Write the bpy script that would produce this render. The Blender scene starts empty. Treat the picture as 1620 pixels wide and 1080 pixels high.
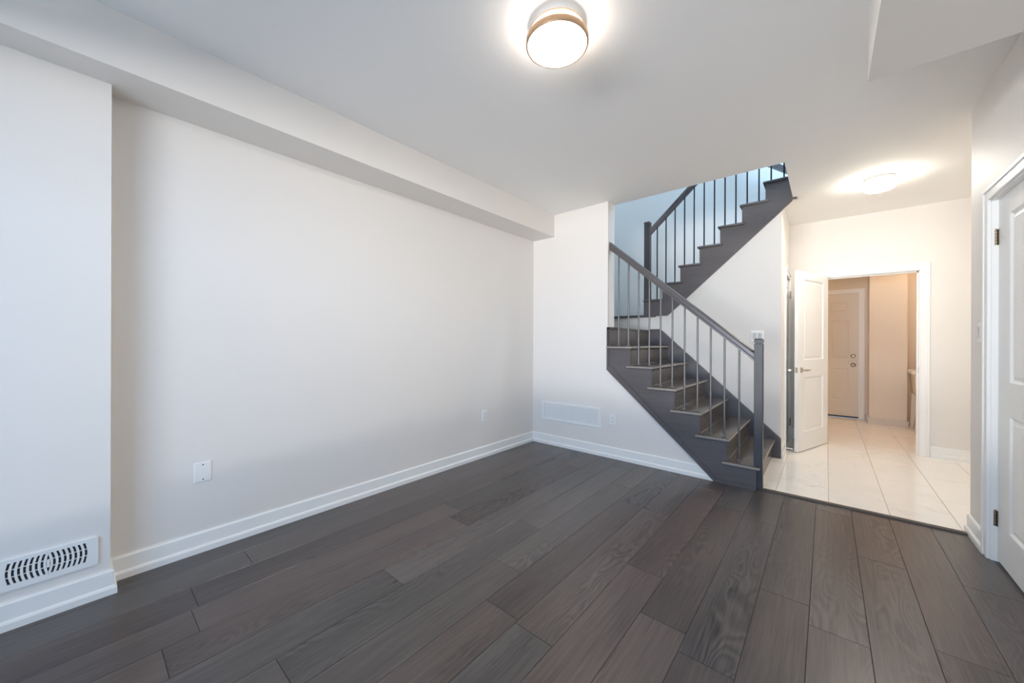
import bpy, bmesh, math, random
from mathutils import Vector, Matrix
random.seed(4)
SC = bpy.context.scene
COL = SC.collection
R = math.radians

# ------------------------------------------------------------------ camera
CAM_H = 1.19
F_PX, YAW, PITCH, ROLL = 584.0, .7058, -.0005, .0035
cam_data = bpy.data.cameras.new('camera')
cam_data.sensor_fit = 'HORIZONTAL'
cam_data.sensor_width = 36.0
cam_data.lens = F_PX / 1620 * 36.0
cam_data.clip_start = .02
cam = bpy.data.objects.new('camera', cam_data)
COL.objects.link(cam)
_F = Vector((-math.sin(YAW) * math.cos(PITCH), math.cos(YAW) * math.cos(PITCH), math.sin(PITCH)))
_R = Vector((math.cos(YAW), math.sin(YAW), 0))
_U = _R.cross(_F)
_R2 = _R * math.cos(ROLL) + _U * math.sin(ROLL)
_U2 = -_R * math.sin(ROLL) + _U * math.cos(ROLL)
cam.matrix_world = Matrix(((_R2.x, _U2.x, -_F.x, 0), (_R2.y, _U2.y, -_F.y, 0), (_R2.z, _U2.z, -_F.z, CAM_H), (0, 0, 0, 1)))
SC.camera = cam

# ------------------------------------------------------------------ world, light, exposure
world = bpy.data.worlds.new('sky'); SC.world = world
world.use_nodes = True
bg = world.node_tree.nodes['Background']
bg.inputs[0].default_value = (.55, .72, 1, 1)
bg.inputs[1].default_value = 1.0
SC.view_settings.view_transform = 'Standard'
SC.view_settings.look = 'None'
SC.view_settings.exposure = 0.04
SC.view_settings.gamma = 1.0
try:
    SC.cycles.max_bounces = 20; SC.cycles.diffuse_bounces = 16
except Exception: pass

def area(name, loc, direction, sx, sy, power, color, spread=None):
    l = bpy.data.lights.new(name, 'AREA')
    l.shape = 'RECTANGLE'; l.size = sx; l.size_y = sy
    l.energy = power; l.color = color
    if spread: l.spread = R(spread)
    o = bpy.data.objects.new(name, l); COL.objects.link(o)
    o.location = loc
    o.rotation_euler = Vector(direction).to_track_quat('-Z', 'Y').to_euler()
    return o
# daylight through the big window of the wall behind the camera
area('window_daylight', (-.75, -1.72, 1.25), (0, 1, .0), 1.8, 1.6, 17, (.40, .68, 1.0))
# low band of sky, shaped to brighten the far walls through the same window
area('sky_patch', (7, -14, 2.6), (-.3, 1, 0), 24, 4.6, 2500, (.38, .62, 1.0))
# added fill that lifts the ceiling, standing in for bright ground outside
area('ground_fill', (2, -26, -.6), (0, 0.0001, 1), 30, 28, 100000, (1, .96, .92))
# daylight through the upstairs window of the stairwell
area('stairwell_daylight', (.62, 4.8, 4.2), (-.7, .9, -.45), 1.1, 1.3, 74, (.44, .70, 1.0))

# lamps (point lights sit inside the opal shades' reach; see ceiling_light below)
def bulb(name, loc, power, color, radius):
    l = bpy.data.lights.new(name, 'POINT'); l.energy = power; l.color = color; l.shadow_soft_size = radius
    o = bpy.data.objects.new(name, l); COL.objects.link(o); o.location = loc
    return o
bulb('laundry_bulb', (1.15, 6.9, 2.35), 10, (1.0, .72, .48), .08)

# ------------------------------------------------------------------ materials
def srgb(r, g, b):
    f = lambda c: (c / 255 / 12.92) if c / 255 <= .04045 else ((c / 255 + .055) / 1.055) ** 2.4
    return (f(r), f(g), f(b), 1)

def new_mat(name, color, rough=.5, metal=0, spec=.5):
    m = bpy.data.materials.new(name); m.use_nodes = True
    b = m.node_tree.nodes['Principled BSDF']
    b.inputs['Base Color'].default_value = color
    b.inputs['Roughness'].default_value = rough
    b.inputs['Metallic'].default_value = metal
    b.inputs['Specular IOR Level'].default_value = spec
    return m, m.node_tree, b

def N(nt, kind, **kw):
    n = nt.nodes.new(kind)
    for k, v in kw.items():
        if k.startswith('i_'):
            key = k[2:]
            n.inputs[int(key) if key.isdigit() else key].default_value = v
        else:
            setattr(n, k, v)
    return n

def paint(name, color, rough=.6, bump=.02, scale=220):
    m, nt, b = new_mat(name, color, rough, 0, .35)
    tc = N(nt, 'ShaderNodeTexCoord')
    no = N(nt, 'ShaderNodeTexNoise'); no.inputs['Scale'].default_value = scale; no.inputs['Detail'].default_value = 3
    nt.links.new(tc.outputs['Object'], no.inputs['Vector'])
    bu = N(nt, 'ShaderNodeBump'); bu.inputs['Strength'].default_value = bump; bu.inputs['Distance'].default_value = .01
    nt.links.new(no.outputs['Fac'], bu.inputs['Height']); nt.links.new(bu.outputs['Normal'], b.inputs['Normal'])
    return m

M = {}
M['wall'] = paint('wall_paint', srgb(232, 228, 223), .55)
M['ceiling'] = paint('ceiling_paint', srgb(250, 249, 247), .8, .05, 350)
M['trim'] = paint('trim_paint', srgb(243, 243, 241), .35, .005)
M['door'] = paint('door_paint', srgb(243, 243, 241), .38, .01)
M['laundry'] = paint('laundry_paint', srgb(228, 219, 207), .6)
M['plastic'] = new_mat('white_plastic', srgb(240, 240, 238), .35)[0]
M['plastic_grey'] = new_mat('grey_white_plastic', srgb(205, 206, 205), .45)[0]
M['slot'] = new_mat('dark_slot', srgb(40, 42, 45), .7)[0]
M['duct'] = new_mat('duct_dark', srgb(46, 52, 60), .6)[0]
M['nickel'] = new_mat('satin_nickel', srgb(196, 188, 178), .3, 1)[0]
M['lampring'] = new_mat('lamp_ring_metal', srgb(196, 164, 134), .4, 1)[0]
M['brass'] = new_mat('aged_metal', srgb(150, 135, 112), .35, 1)[0]
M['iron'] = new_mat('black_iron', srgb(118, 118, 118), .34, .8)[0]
M['sink'] = new_mat('sink_plastic', srgb(236, 230, 220), .4)[0]
M['rubber'] = new_mat('black_rubber', srgb(20, 20, 20), .7)[0]

def glow(name, color, strength):
    m, nt, b = new_mat(name, (.9, .88, .85, 1), .3)
    b.inputs['Emission Color'].default_value = color
    b.inputs['Emission Strength'].default_value = strength
    return m
M['opal'] = glow('opal_glass_lit', (1.0, .88, .76, 1), 27)
M['opal_hall'] = glow('opal_glass_hall_lit', (1.0, .93, .81, 1), 36)

def wood(name, dark, light, rough, grain_axis='Y', scale=1.0, contrast=1.0, per_board=False):
    m, nt, b = new_mat(name, dark, rough, 0, .5)
    L = nt.links.new
    tc = N(nt, 'ShaderNodeTexCoord')
    src = tc.outputs['Object']
    if per_board:
        at = N(nt, 'ShaderNodeAttribute', attribute_name='board')
        mul = N(nt, 'ShaderNodeVectorMath', operation='MULTIPLY'); mul.inputs[1].default_value = (37, 91, 13)
        L(at.outputs['Color'], mul.inputs[0])
        ad = N(nt, 'ShaderNodeVectorMath', operation='ADD')
        L(src, ad.inputs[0]); L(mul.outputs[0], ad.inputs[1]); src = ad.outputs[0]
    st = {'X': (.12, 1, 1), 'Y': (1, .12, 1), 'Z': (1, 1, .12)}[grain_axis]
    mp = N(nt, 'ShaderNodeMapping'); mp.inputs['Scale'].default_value = [s * scale for s in st]
    L(src, mp.inputs['Vector'])
    # broad cathedral figure: distorted bands of a stretched noise
    mp1 = N(nt, 'ShaderNodeMapping'); mp1.inputs['Scale'].default_value = [s * scale for s in {'X': (.26, 1, 1), 'Y': (1, .30, 1), 'Z': (1, 1, .26)}[grain_axis]]
    L(src, mp1.inputs['Vector'])
    n1 = N(nt, 'ShaderNodeTexNoise'); n1.inputs['Scale'].default_value = 3.6; n1.inputs['Detail'].default_value = 2.0
    n1.inputs['Roughness'].default_value = .5; n1.inputs['Distortion'].default_value = .35
    L(mp1.outputs[0], n1.inputs['Vector'])
    mm = N(nt, 'ShaderNodeMath', operation='MULTIPLY'); mm.inputs[1].default_value = 120
    L(n1.outputs['Fac'], mm.inputs[0])
    sn = N(nt, 'ShaderNodeMath', operation='SINE'); L(mm.outputs[0], sn.inputs[0])
    # fine pores
    mp2 = N(nt, 'ShaderNodeMapping'); mp2.inputs['Scale'].default_value = [s * scale for s in {'X': (.03, 1, 1), 'Y': (1, .03, 1), 'Z': (1, 1, .03)}[grain_axis]]
    L(src, mp2.inputs['Vector'])
    n2 = N(nt, 'ShaderNodeTexNoise'); n2.inputs['Scale'].default_value = 90; n2.inputs['Detail'].default_value = 4
    L(mp2.outputs[0], n2.inputs['Vector'])
    # patches
    n3 = N(nt, 'ShaderNodeTexNoise'); n3.inputs['Scale'].default_value = 2.2; n3.inputs['Detail'].default_value = 3
    L(mp.outputs[0], n3.inputs['Vector'])
    # mask: the figure only shows in some patches
    mr = N(nt, 'ShaderNodeMapRange'); mr.inputs[1].default_value = .52; mr.inputs[2].default_value = .68
    mr.inputs[3].default_value = .04; mr.inputs[4].default_value = 1
    n4 = N(nt, 'ShaderNodeTexNoise'); n4.inputs['Scale'].default_value = 3.3; n4.inputs['Detail'].default_value = 1
    L(mp.outputs[0], n4.inputs['Vector']); L(n4.outputs['Fac'], mr.inputs[0])
    f1 = N(nt, 'ShaderNodeMath', operation='MULTIPLY'); L(sn.outputs[0], f1.inputs[0]); L(mr.outputs[0], f1.inputs[1])
    f2 = N(nt, 'ShaderNodeMath', operation='MULTIPLY_ADD'); f2.inputs[1].default_value = .15 * contrast; f2.inputs[2].default_value = .5
    L(f1.outputs[0], f2.inputs[0])
    a2 = N(nt, 'ShaderNodeMath', operation='MULTIPLY_ADD'); a2.inputs[1].default_value = .7 * contrast
    L(n2.outputs['Fac'], a2.inputs[0]); L(f2.outputs[0], a2.inputs[2])
    a3 = N(nt, 'ShaderNodeMath', operation='MULTIPLY_ADD'); a3.inputs[1].default_value = .9 * contrast
    L(n3.outputs['Fac'], a3.inputs[0]); L(a2.outputs[0], a3.inputs[2])
    a4 = N(nt, 'ShaderNodeMath', operation='SUBTRACT'); a4.inputs[1].default_value = .8 * contrast
    L(a3.outputs[0], a4.inputs[0])
    cr = N(nt, 'ShaderNodeMix', data_type='RGBA')
    cr.inputs[6].default_value = dark; cr.inputs[7].default_value = light
    L(a4.outputs[0], cr.inputs[0])
    out = cr.outputs[2]
    if per_board:
        sx = N(nt, 'ShaderNodeSeparateColor'); L(at.outputs['Color'], sx.inputs[0])
        v = N(nt, 'ShaderNodeMapRange'); v.inputs[3].default_value = .88; v.inputs[4].default_value = 1.12
        L(sx.outputs[0], v.inputs[0])
        hs = N(nt, 'ShaderNodeHueSaturation'); L(out, hs.inputs['Color']); L(v.outputs[0], hs.inputs['Value'])
        v2 = N(nt, 'ShaderNodeMapRange'); v2.inputs[3].default_value = .5; v2.inputs[4].default_value = 1.35
        L(sx.outputs[1], v2.inputs[0]); L(v2.outputs[0], hs.inputs['Saturation'])
        out = hs.outputs[0]
    L(out, b.inputs['Base Color'])
    rr = N(nt, 'ShaderNodeMath', operation='MULTIPLY_ADD'); rr.inputs[1].default_value = .16; rr.inputs[2].default_value = rough - .08
    L(n3.outputs['Fac'], rr.inputs[0]); L(rr.outputs[0], b.inputs['Roughness'])
    bu = N(nt, 'ShaderNodeBump'); bu.inputs['Strength'].default_value = .12; bu.inputs['Distance'].default_value = .002
    L(a3.outputs[0], bu.inputs['Height']); L(bu.outputs['Normal'], b.inputs['Normal'])
    return m
M['floor'] = wood('plank_wood', srgb(44, 40, 41), srgb(108, 99, 96), .30, 'Y', 1.5, 1.25, True)
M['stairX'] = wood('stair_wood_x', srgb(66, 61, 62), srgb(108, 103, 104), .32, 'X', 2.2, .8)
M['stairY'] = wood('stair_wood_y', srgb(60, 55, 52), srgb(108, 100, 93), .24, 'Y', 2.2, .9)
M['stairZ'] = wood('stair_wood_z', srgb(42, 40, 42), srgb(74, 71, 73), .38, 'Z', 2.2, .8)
M['nosing_highlight'] = wood('nosing_highlight_wood', srgb(120, 114, 108), srgb(176, 168, 160), .25, 'Y', 2.2, .6)  # paler tone puts the edge highlight of the lower treads into the colour
M['iron_backlit'] = new_mat('backlit_black_iron', srgb(34, 34, 36), .4, .6)[0]  # darker copy of the iron: backlit shade put into the colour
M['groove'] = new_mat('groove_dark', srgb(38, 34, 33), .8)[0]
M['grout'] = new_mat('grout', srgb(168, 160, 150), .8)[0]

def tile_mat():
    m, nt, b = new_mat('marble_tile', srgb(236, 230, 222), .12, 0, .5)
    L = nt.links.new
    tc = N(nt, 'ShaderNodeTexCoord')
    at = N(nt, 'ShaderNodeAttribute', attribute_name='board')
    mul = N(nt, 'ShaderNodeVectorMath', operation='MULTIPLY'); mul.inputs[1].default_value = (37, 91, 13)
    L(at.outputs['Color'], mul.inputs[0])
    ad = N(nt, 'ShaderNodeVectorMath', operation='ADD'); L(tc.outputs['Object'], ad.inputs[0]); L(mul.outputs[0], ad.inputs[1])
    mp = N(nt, 'ShaderNodeMapping'); mp.inputs['Scale'].default_value = (1, 2.6, 1); mp.inputs['Rotation'].default_value = (0, 0, .35)
    L(ad.outputs[0], mp.inputs['Vector'])
    n = N(nt, 'ShaderNodeTexNoise'); n.inputs['Scale'].default_value = 3.2; n.inputs['Detail'].default_value = 7; n.inputs['Roughness'].default_value = .6
    n.inputs['Distortion'].default_value = .6
    L(mp.outputs[0], n.inputs['Vector'])
    # thin veins where the noise crosses .5
    s = N(nt, 'ShaderNodeMath', operation='SUBTRACT'); s.inputs[1].default_value = .5; L(n.outputs['Fac'], s.inputs[0])
    ab = N(nt, 'ShaderNodeMath', operation='ABSOLUTE'); L(s.outputs[0], ab.inputs[0])
    mr = N(nt, 'ShaderNodeMapRange'); mr.inputs[1].default_value = 0; mr.inputs[2].default_value = .03; mr.inputs[3].default_value = .45; mr.inputs[4].default_value = 0
    L(ab.outputs[0], mr.inputs[0])
    n2 = N(nt, 'ShaderNodeTexNoise'); n2.inputs['Scale'].default_value = 2.2; L(ad.outputs[0], n2.inputs['Vector'])
    mr2 = N(nt, 'ShaderNodeMapRange'); mr2.inputs[1].default_value = .5; mr2.inputs[2].default_value = .7; L(n2.outputs['Fac'], mr2.inputs[0])
    mu = N(nt, 'ShaderNodeMath', operation='MULTIPLY'); L(mr.outputs[0], mu.inputs[0]); L(mr2.outputs[0], mu.inputs[1])
    cr = N(nt, 'ShaderNodeMix', data_type='RGBA'); cr.inputs[6].default_value = srgb(246, 242, 237); cr.inputs[7].default_value = srgb(190, 184, 178)
    L(mu.outputs[0], cr.inputs[0]); L(cr.outputs[2], b.inputs['Base Color'])
    return m
M['tile'] = tile_mat()

# ------------------------------------------------------------------ mesh helpers
def link(name, bm, mat, parent=None, smooth=False):
    me = bpy.data.meshes.new(name)
    bmesh.ops.recalc_face_normals(bm, faces=bm.faces)
    bm.to_mesh(me); bm.free()
    for m in (mat if isinstance(mat, (list, tuple)) else [mat]): me.materials.append(m)
    if smooth:
        me.polygons.foreach_set('use_smooth', [True] * len(me.polygons))
        try: me.set_sharp_from_angle(angle=R(35))
        except Exception: pass
    o = bpy.data.objects.new(name, me); COL.objects.link(o)
    if parent is not None: o.parent = parent
    return o

def box(bm, x0, x1, y0, y1, z0, z1, bev=0):
    vs = [bm.verts.new((x, y, z)) for x in (x0, x1) for y in (y0, y1) for z in (z0, z1)]
    fs = [bm.faces.new([vs[i] for i in f]) for f in ((0, 1, 3, 2), (4, 6, 7, 5), (0, 4, 5, 1), (2, 3, 7, 6), (0, 2, 6, 4), (1, 5, 7, 3))]
    if bev:
        es = list({e for f in fs for e in f.edges})
        bmesh.ops.bevel(bm, geom=es, offset=bev, segments=2 if bev < .01 else 4, profile=.5, affect='EDGES', clamp_overlap=True)

def BX(*boxes):
    bm = bmesh.new()
    for b in boxes: box(bm, *b)
    return bm

def prism(bm, pts, axis, a, b):
    """pts: 2-D outline in the plane normal to axis; extruded from a to b."""
    def P(p, t):
        if axis == 'Y': return (p[0], t, p[1])
        if axis == 'X': return (t, p[0], p[1])
        return (p[0], p[1], t)
    A = [bm.verts.new(P(p, a)) for p in pts]; B = [bm.verts.new(P(p, b)) for p in pts]
    bm.faces.new(A); bm.faces.new(list(reversed(B)))
    n = len(pts)
    for i in range(n):
        j = (i + 1) % n
        bm.faces.new((A[i], B[i], B[j], A[j]))

def cyl(bm, p0, p1, r0, r1=None, seg=16, caps=True):
    p0, p1 = Vector(p0), Vector(p1); r1 = r0 if r1 is None else r1
    d = (p1 - p0).normalized()
    u = d.orthogonal().normalized(); v = d.cross(u)
    ra = [bm.verts.new(p0 + (u * math.cos(t) + v * math.sin(t)) * r0) for t in [2 * math.pi * i / seg for i in range(seg)]]
    rb = [bm.verts.new(p1 + (u * math.cos(t) + v * math.sin(t)) * r1) for t in [2 * math.pi * i / seg for i in range(seg)]]
    for i in range(seg):
        j = (i + 1) % seg
        bm.faces.new((ra[i], ra[j], rb[j], rb[i]))
    if caps: bm.faces.new(list(reversed(ra))); bm.faces.new(rb)

def lathe(bm, prof, c=(0, 0, 0), axis='Z', seg=48):
    """prof: (radius, height) list."""
    rings = []
    for r, h in prof:
        ring = []
        for i in range(seg):
            t = 2 * math.pi * i / seg
            a, b = r * math.cos(t), r * math.sin(t)
            p = {'Z': (a, b, h), 'X': (h, a, b), 'Y': (a, h, b)}[axis]
            ring.append(bm.verts.new((p[0] + c[0], p[1] + c[1], p[2] + c[2])))
        rings.append(ring)
    for A, B in zip(rings, rings[1:]):
        for i in range(seg):
            j = (i + 1) % seg
            bm.faces.new((A[i], A[j], B[j], B[i]))
    if prof[0][0] > 1e-5: bm.faces.new(rings[0])
    if prof[-1][0] > 1e-5: bm.faces.new(rings[-1])
    bmesh.ops.remove_doubles(bm, verts=bm.verts, dist=1e-6)

def empty(name, loc=(0, 0, 0), rz=0):
    o = bpy.data.objects.new(name, None); COL.objects.link(o)
    o.empty_display_size = .1
    o.location = loc; o.rotation_euler = (0, 0, rz)
    return o

def tag(o, label, cat, group=None):
    o['label'] = label; o['category'] = cat
    if group: o['group'] = group
    return o

def struct(name, bm, mat, label=None, cat=None):
    o = link(name, bm, mat)
    o['kind'] = 'structure'
    if label: o['label'] = label; o['category'] = cat
    return o

def rebase(o, loc):
    """move a top-level mesh's origin to its base without moving the mesh."""
    o.data.transform(Matrix.Translation(-Vector(loc))); o.location = loc
    return o

# ------------------------------------------------------------------ numbers of the place (metres)
XL = -2.685      # left wall face
XCH = -2.562     # chase face
YB = 3.545       # back wall face
XR = .69         # right wall face
ZC = 2.64        # ceiling
YM = 4.666       # wall between the two flights
XH = -.353       # hall left wall face
YH = 5.76        # hall back wall face
YFR = -1.5      # window wall behind the camera
YS = 5.70        # far wall of the stairwell
RISE, RUN = .191, .21

# ------------------------------------------------------------------ floors
def boards(name, xs, ys_of, gap, th, mat, mat2, clip=None, bev=.0012):
    bm = bmesh.new()
    cols = []
    for i, (x0, x1) in enumerate(xs):
        for y0, y1 in ys_of(i):
            n0 = len(bm.faces)
            a, b, c, d = x0 + gap, x1 - gap, y0 + gap, y1 - gap
            if d - c < .01: continue
            e = bev
            lo = [bm.verts.new(p) for p in ((a, c, -th), (b, c, -th), (b, d, -th), (a, d, -th))]
            mi = [bm.verts.new(p) for p in ((a, c, -e), (b, c, -e), (b, d, -e), (a, d, -e))]
            hi = [bm.verts.new(p) for p in ((a + e, c + e, 0), (b - e, c + e, 0), (b - e, d - e, 0), (a + e, d - e, 0))]
            for k in range(4):
                j = (k + 1) % 4
                bm.faces.new((lo[k], lo[j], mi[j], mi[k])); bm.faces.new((mi[k], mi[j], hi[j], hi[k]))
            bm.faces.new(hi)
            col = (random.random(), random.random(), random.random(), 1)
            cols += [col] * 9
    nb = len(bm.faces)
    x0, x1 = xs[0][0], xs[-1][1]
    yy = [y for i in range(len(xs)) for s in ys_of(i) for y in s]
    box(bm, x0, x1, min(yy), max(yy), -.06, -th * .45)
    bm.faces.ensure_lookup_table()
    for f in bm.faces[nb:]: f.material_index = 1
    me = bpy.data.meshes.new(name); bm.to_mesh(me); bm.free()
    me.materials.append(mat); me.materials.append(mat2)
    at = me.attributes.new('board', 'FLOAT_COLOR', 'CORNER')
    for p in me.polygons:
        c = cols[p.index] if p.index < len(cols) else (0, 0, 0, 1)
        for li in p.loop_indices: at.data[li].color = c
    o = bpy.data.objects.new(name, me); COL.objects.link(o); o['kind'] = 'structure'
    return o

PW = .189
k0 = -15
xs = []
k = k0
while -.055 + PW * k < XR + .1:
    a, b = -.055 + PW * k, -.055 + PW * (k + 1)
    xs.append((a, b)); k += 1
known = {0: 2.0, 1: 2.82, -2: 1.50, -4: 1.91, -9: 1.03, -6: 1.22, -3: 1.606, -1: .72, -5: 2.62, -8: 1.9, -7: 2.9}
def plank_rows(i):
    rnd = random.Random(100 + i)
    j0 = known.get(i + k0, rnd.uniform(.4, 1.8))
    L = 1.42
    js = [j0 + L * n for n in range(-4, 4)]
    js = [j for j in js if YFR < j < 3.56]
    js = [YFR] + js + [3.565]
    return list(zip(js, js[1:]))
boards('floor', xs, plank_rows, .0007, .005, M['floor'], M['groove'], bev=.001)

TW, TL = .3235, .645
txs = []
k = -2
while True:
    a = .0145 + TW * k
    if a > 1.7: break
    txs.append((a, a + TW)); k += 1
txs = [(max(a, -.66), b) for a, b in txs]
def tile_rows(i):
    off = 3.92 if i % 2 == 1 else 4.2385
    js = [off + TL * n for n in range(-2, 8)]
    js = [j for j in js if 3.6 < j < 8.1]
    js = [3.6] + js + [8.1]
    return list(zip(js, js[1:]))
tl = boards('floor', txs, tile_rows, .0014, .005, M['tile'], M['grout'], bev=.001)

# transition strip between wood and tile
bm = bmesh.new()
prism(bm, [(3.560, -.002), (3.563, .009), (3.604, .009), (3.612, -.002)], 'X', -.385, XR + .02)
struct('trim_1', bm, wood('strip_wood', srgb(58, 52, 48), srgb(92, 84, 78), .6, 'X', 2.2, .8))

# ------------------------------------------------------------------ ceiling with the stair opening
HX0, HX1, HY0, HY1 = XL - .15, -.262, 3.69, YS + .02
struct('ceiling', BX((-3.2, HX1, YFR - .3, HY0, ZC, ZC + .21), (HX1, 1.9, YFR - .3, 8.3, ZC, ZC + .21),
                     (-3.2, HX1, HY1, 8.3, ZC, ZC + .21), (XH, HX1, YM + .001, HY1, ZC, ZC + .21)), M['ceiling'])
# dropped boxes under the ceiling
struct('ceiling_bulkhead_left', BX((XL - .1, -2.386, YFR, YB + .01, 2.39, ZC + .01)), M['wall'])
struct('ceiling_bulkhead_right', BX((.137, XR + .1, YFR, 2.28, 2.35, ZC + .01)), M['wall'])

# ------------------------------------------------------------------ walls
struct('wall_left', BX((XL - .15, XL, YFR, YB + .14, 0, ZC)), M['wall'])
struct('wall_left_chase', BX((XL - .05, XCH, YFR, .098, 0, 2.40)), M['wall'])
bm = bmesh.new()
prism(bm, [(XL - .1, 0), (-.722, 0), (-1.722, .905), (-1.722, ZC), (XL - .1, ZC)], 'Y', YB, 3.695)
struct('wall_back', bm, M['wall'])
# right wall with the closet door opening
DY0, DY1, DH = 2.47, 3.262, 1.982
struct('wall_right', BX((XR, XR + .13, YFR, DY0, 0, ZC), (XR, XR + .13, DY1, 3.635, 0, ZC), (XR, XR + .13, DY0, DY1, DH, ZC)), M['wall'])
struct('wall_right_closet', BX((XR + .13, 1.62, 3.50, 3.62, 0, ZC)), M['wall'])
# window wall behind the camera
WX0, WX1, WZ0, WZ1 = -1.85, .45, .25, 2.16
struct('wall_front', BX((-3.1, WX0, YFR - .15, YFR, 0, ZC), (WX1, 1.0, YFR - .15, YFR, 0, ZC),
                        (WX0, WX1, YFR - .15, YFR, 0, WZ0), (WX0, WX1, YFR - .15, YFR, WZ1, ZC)), M['wall'])
wf = []
for a, b in ((WX0, WX0 + .05), (-.725, -.675), (WX1 - .05, WX1)): wf.append((a, b, YFR - .12, YFR - .06, WZ0, WZ1))
wf += [(WX0, WX1, YFR - .12, YFR - .06, WZ0, WZ0 + .05), (WX0, WX1, YFR - .12, YFR - .06, WZ1 - .05, WZ1)]
struct('window_1', BX(*wf), M['trim'])

# wall between the flights: follows the underside of the upper flight
S0 = (-1.476, 1.509)
sl = RISE / RUN
def und(x): return S0[1] + (x - S0[0]) * sl
bm = bmesh.new()
prism(bm, [(XL - .05, 0), (XH, 0), (XH, und(XH) + .01), (-1.476, 1.515), (XL - .05, 1.515)], 'Y', YM, YM + .1)
struct('wall_stair', bm, M['wall'])
# stairwell shell
struct('wall_stairwell_far', BX((XL - .15, XH - .101, YS, YS + .06, 0, ZC + .21), (XL - .15, 1.3, YS, YS + .06, ZC + .21, 5.2)), M['wall'])
struct('wall_stairwell_left', BX((XL - .15, XL, 3.696, YS + .05, 0, 5.2)), M['wall'])
struct('wall_stairwell_near', BX((XL - .15, 1.3, 3.45, 3.55, ZC + .21, 5.2)), M['wall'])
struct('wall_stairwell_right', BX((.45, .53, 3.45, YS + .06, ZC + .21, 3.55), (.45, .53, 3.45, 4.2, 3.55, 4.9), (.45, .53, 5.4, YS + .06, 3.55, 4.9), (.45, .53, 3.45, YS + .06, 4.9, 5.2)), M['wall'])
struct('ceiling_upstairs', BX((XL - .15, 1.4, 3.45, YS + .06, 5.2, 5.3)), M['ceiling'])
# hall: left wall with the narrow closed door, back wall with the laundry opening
LY0, LY1 = 5.03, 5.60
struct('wall_hall_left', BX((XH - .1, XH, YM + .1, LY0, 0, ZC), (XH - .1, XH, LY1, YH, 0, ZC), (XH - .1, XH, LY0, LY1, 1.95, ZC), (XH - .1, XH - .042, LY0, LY1, 0, 1.95)), M['wall'])
OX0, OX1, OH = -.022, .752, 1.962
struct('wall_hall_back', BX((XH - .3, OX0, YH, YH + .12, 0, ZC), (OX1, 1.62, YH, YH + .12, 0, ZC), (OX0, OX1, YH, YH + .12, OH, ZC)), M['wall'])
struct('wall_hall_right', BX((1.55, 1.67, 3.5, YH + .12, 0, ZC)), M['wall'])
# laundry room
GX0, GX1, GH = -.44, .386, 1.97
struct('wall_laundry_back', BX((-.8, GX0, 7.9, 8.02, 0, ZC), (GX1, .48, 7.9, 8.02, 0, ZC), (GX0, GX1, 7.9, 8.02, GH, ZC), (.85, 1.9, 7.93, 8.05, 0, ZC)), M['laundry'])
struct('wall_laundry_pier', BX((.478, .862, 7.53, 8.02, 0, ZC)), M['laundry'])
struct('wall_laundry_left', BX((-.72, -.6, YH + .12, 8.0, 0, ZC)), M['laundry'])
struct('wall_laundry_right', BX((1.62, 1.74, YH, 8.05, 0, ZC)), M['laundry'])

# ------------------------------------------------------------------ baseboards
PROF = [(0, 0), (.022, 0), (.022, .028), (.018, .036), (.012, .040), (.012, .104), (.007, .112), (0, .112)]
def baseboard(name, paths, mat=None, prof=PROF):
    """each path is a floor polyline walked with the wall on its left; corners are mitred."""
    bm = bmesh.new()
    for path in paths:
        P = [Vector(p) for p in path]; rings = []
        for i, p in enumerate(P):
            ns = []
            if i > 0: d = (p - P[i - 1]).normalized(); ns.append(Vector((d.y, -d.x)))
            if i < len(P) - 1: d = (P[i + 1] - p).normalized(); ns.append(Vector((d.y, -d.x)))
            n = ns[0] if len(ns) == 1 else (ns[0] + ns[1]) / (1 + ns[0].dot(ns[1]))
            rings.append([bm.verts.new((p.x + n.x * a, p.y + n.y * a, z)) for a, z in prof])
        m = len(prof)
        for A_, B_ in zip(rings, rings[1:]):
            for k in range(m): bm.faces.new((A_[k], A_[(k + 1) % m], B_[(k + 1) % m], B_[k]))
        bm.faces.new(rings[0]); bm.faces.new(list(reversed(rings[-1])))
    return struct(name, bm, mat or M['trim'])
baseboard('baseboard_left', [[(XCH, YFR), (XCH, .098), (XL, .098), (XL, YB - .0005)]])
bm = bmesh.new()
prism(bm, [(YB - d, z) for d, z in PROF], 'X', XL, -.6)
# cut against the rising stringer
geo = bm.verts[:] + bm.edges[:] + bm.faces[:]
res = bmesh.ops.bisect_plane(bm, geom=geo, plane_co=(-.735, 0, 0), plane_no=Vector((.905, 0, 1)).normalized(), clear_outer=True)
bmesh.ops.holes_fill(bm, edges=bm.edges)
struct('baseboard_back', bm, M['trim'])
baseboard('baseboard_right', [[(XR + .13, 3.635), (XR, 3.635), (XR, 3.324)], [(XR, DY0 - .06), (XR, YFR)]])
baseboard('baseboard_hall', [[(OX1 + .070, YH), (1.55, YH)], [(XH, LY1 + .06), (XH, YH), (OX0 - .070, YH)], [(XH, YM), (XH, LY0 - .06)]])
LP = [(0, 0), (.012, 0), (.012, .086), (.009, .09), (0, .09)]
baseboard('baseboard_laundry', [[(.45, 7.9), (.478, 7.9), (.478, 7.53), (.637, 7.53)], [(.640, 7.53), (.862, 7.53), (.862, 7.93), (1.62, 7.93)]],
          new_mat('tile_base', srgb(214, 208, 200), .25)[0], LP)

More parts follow.
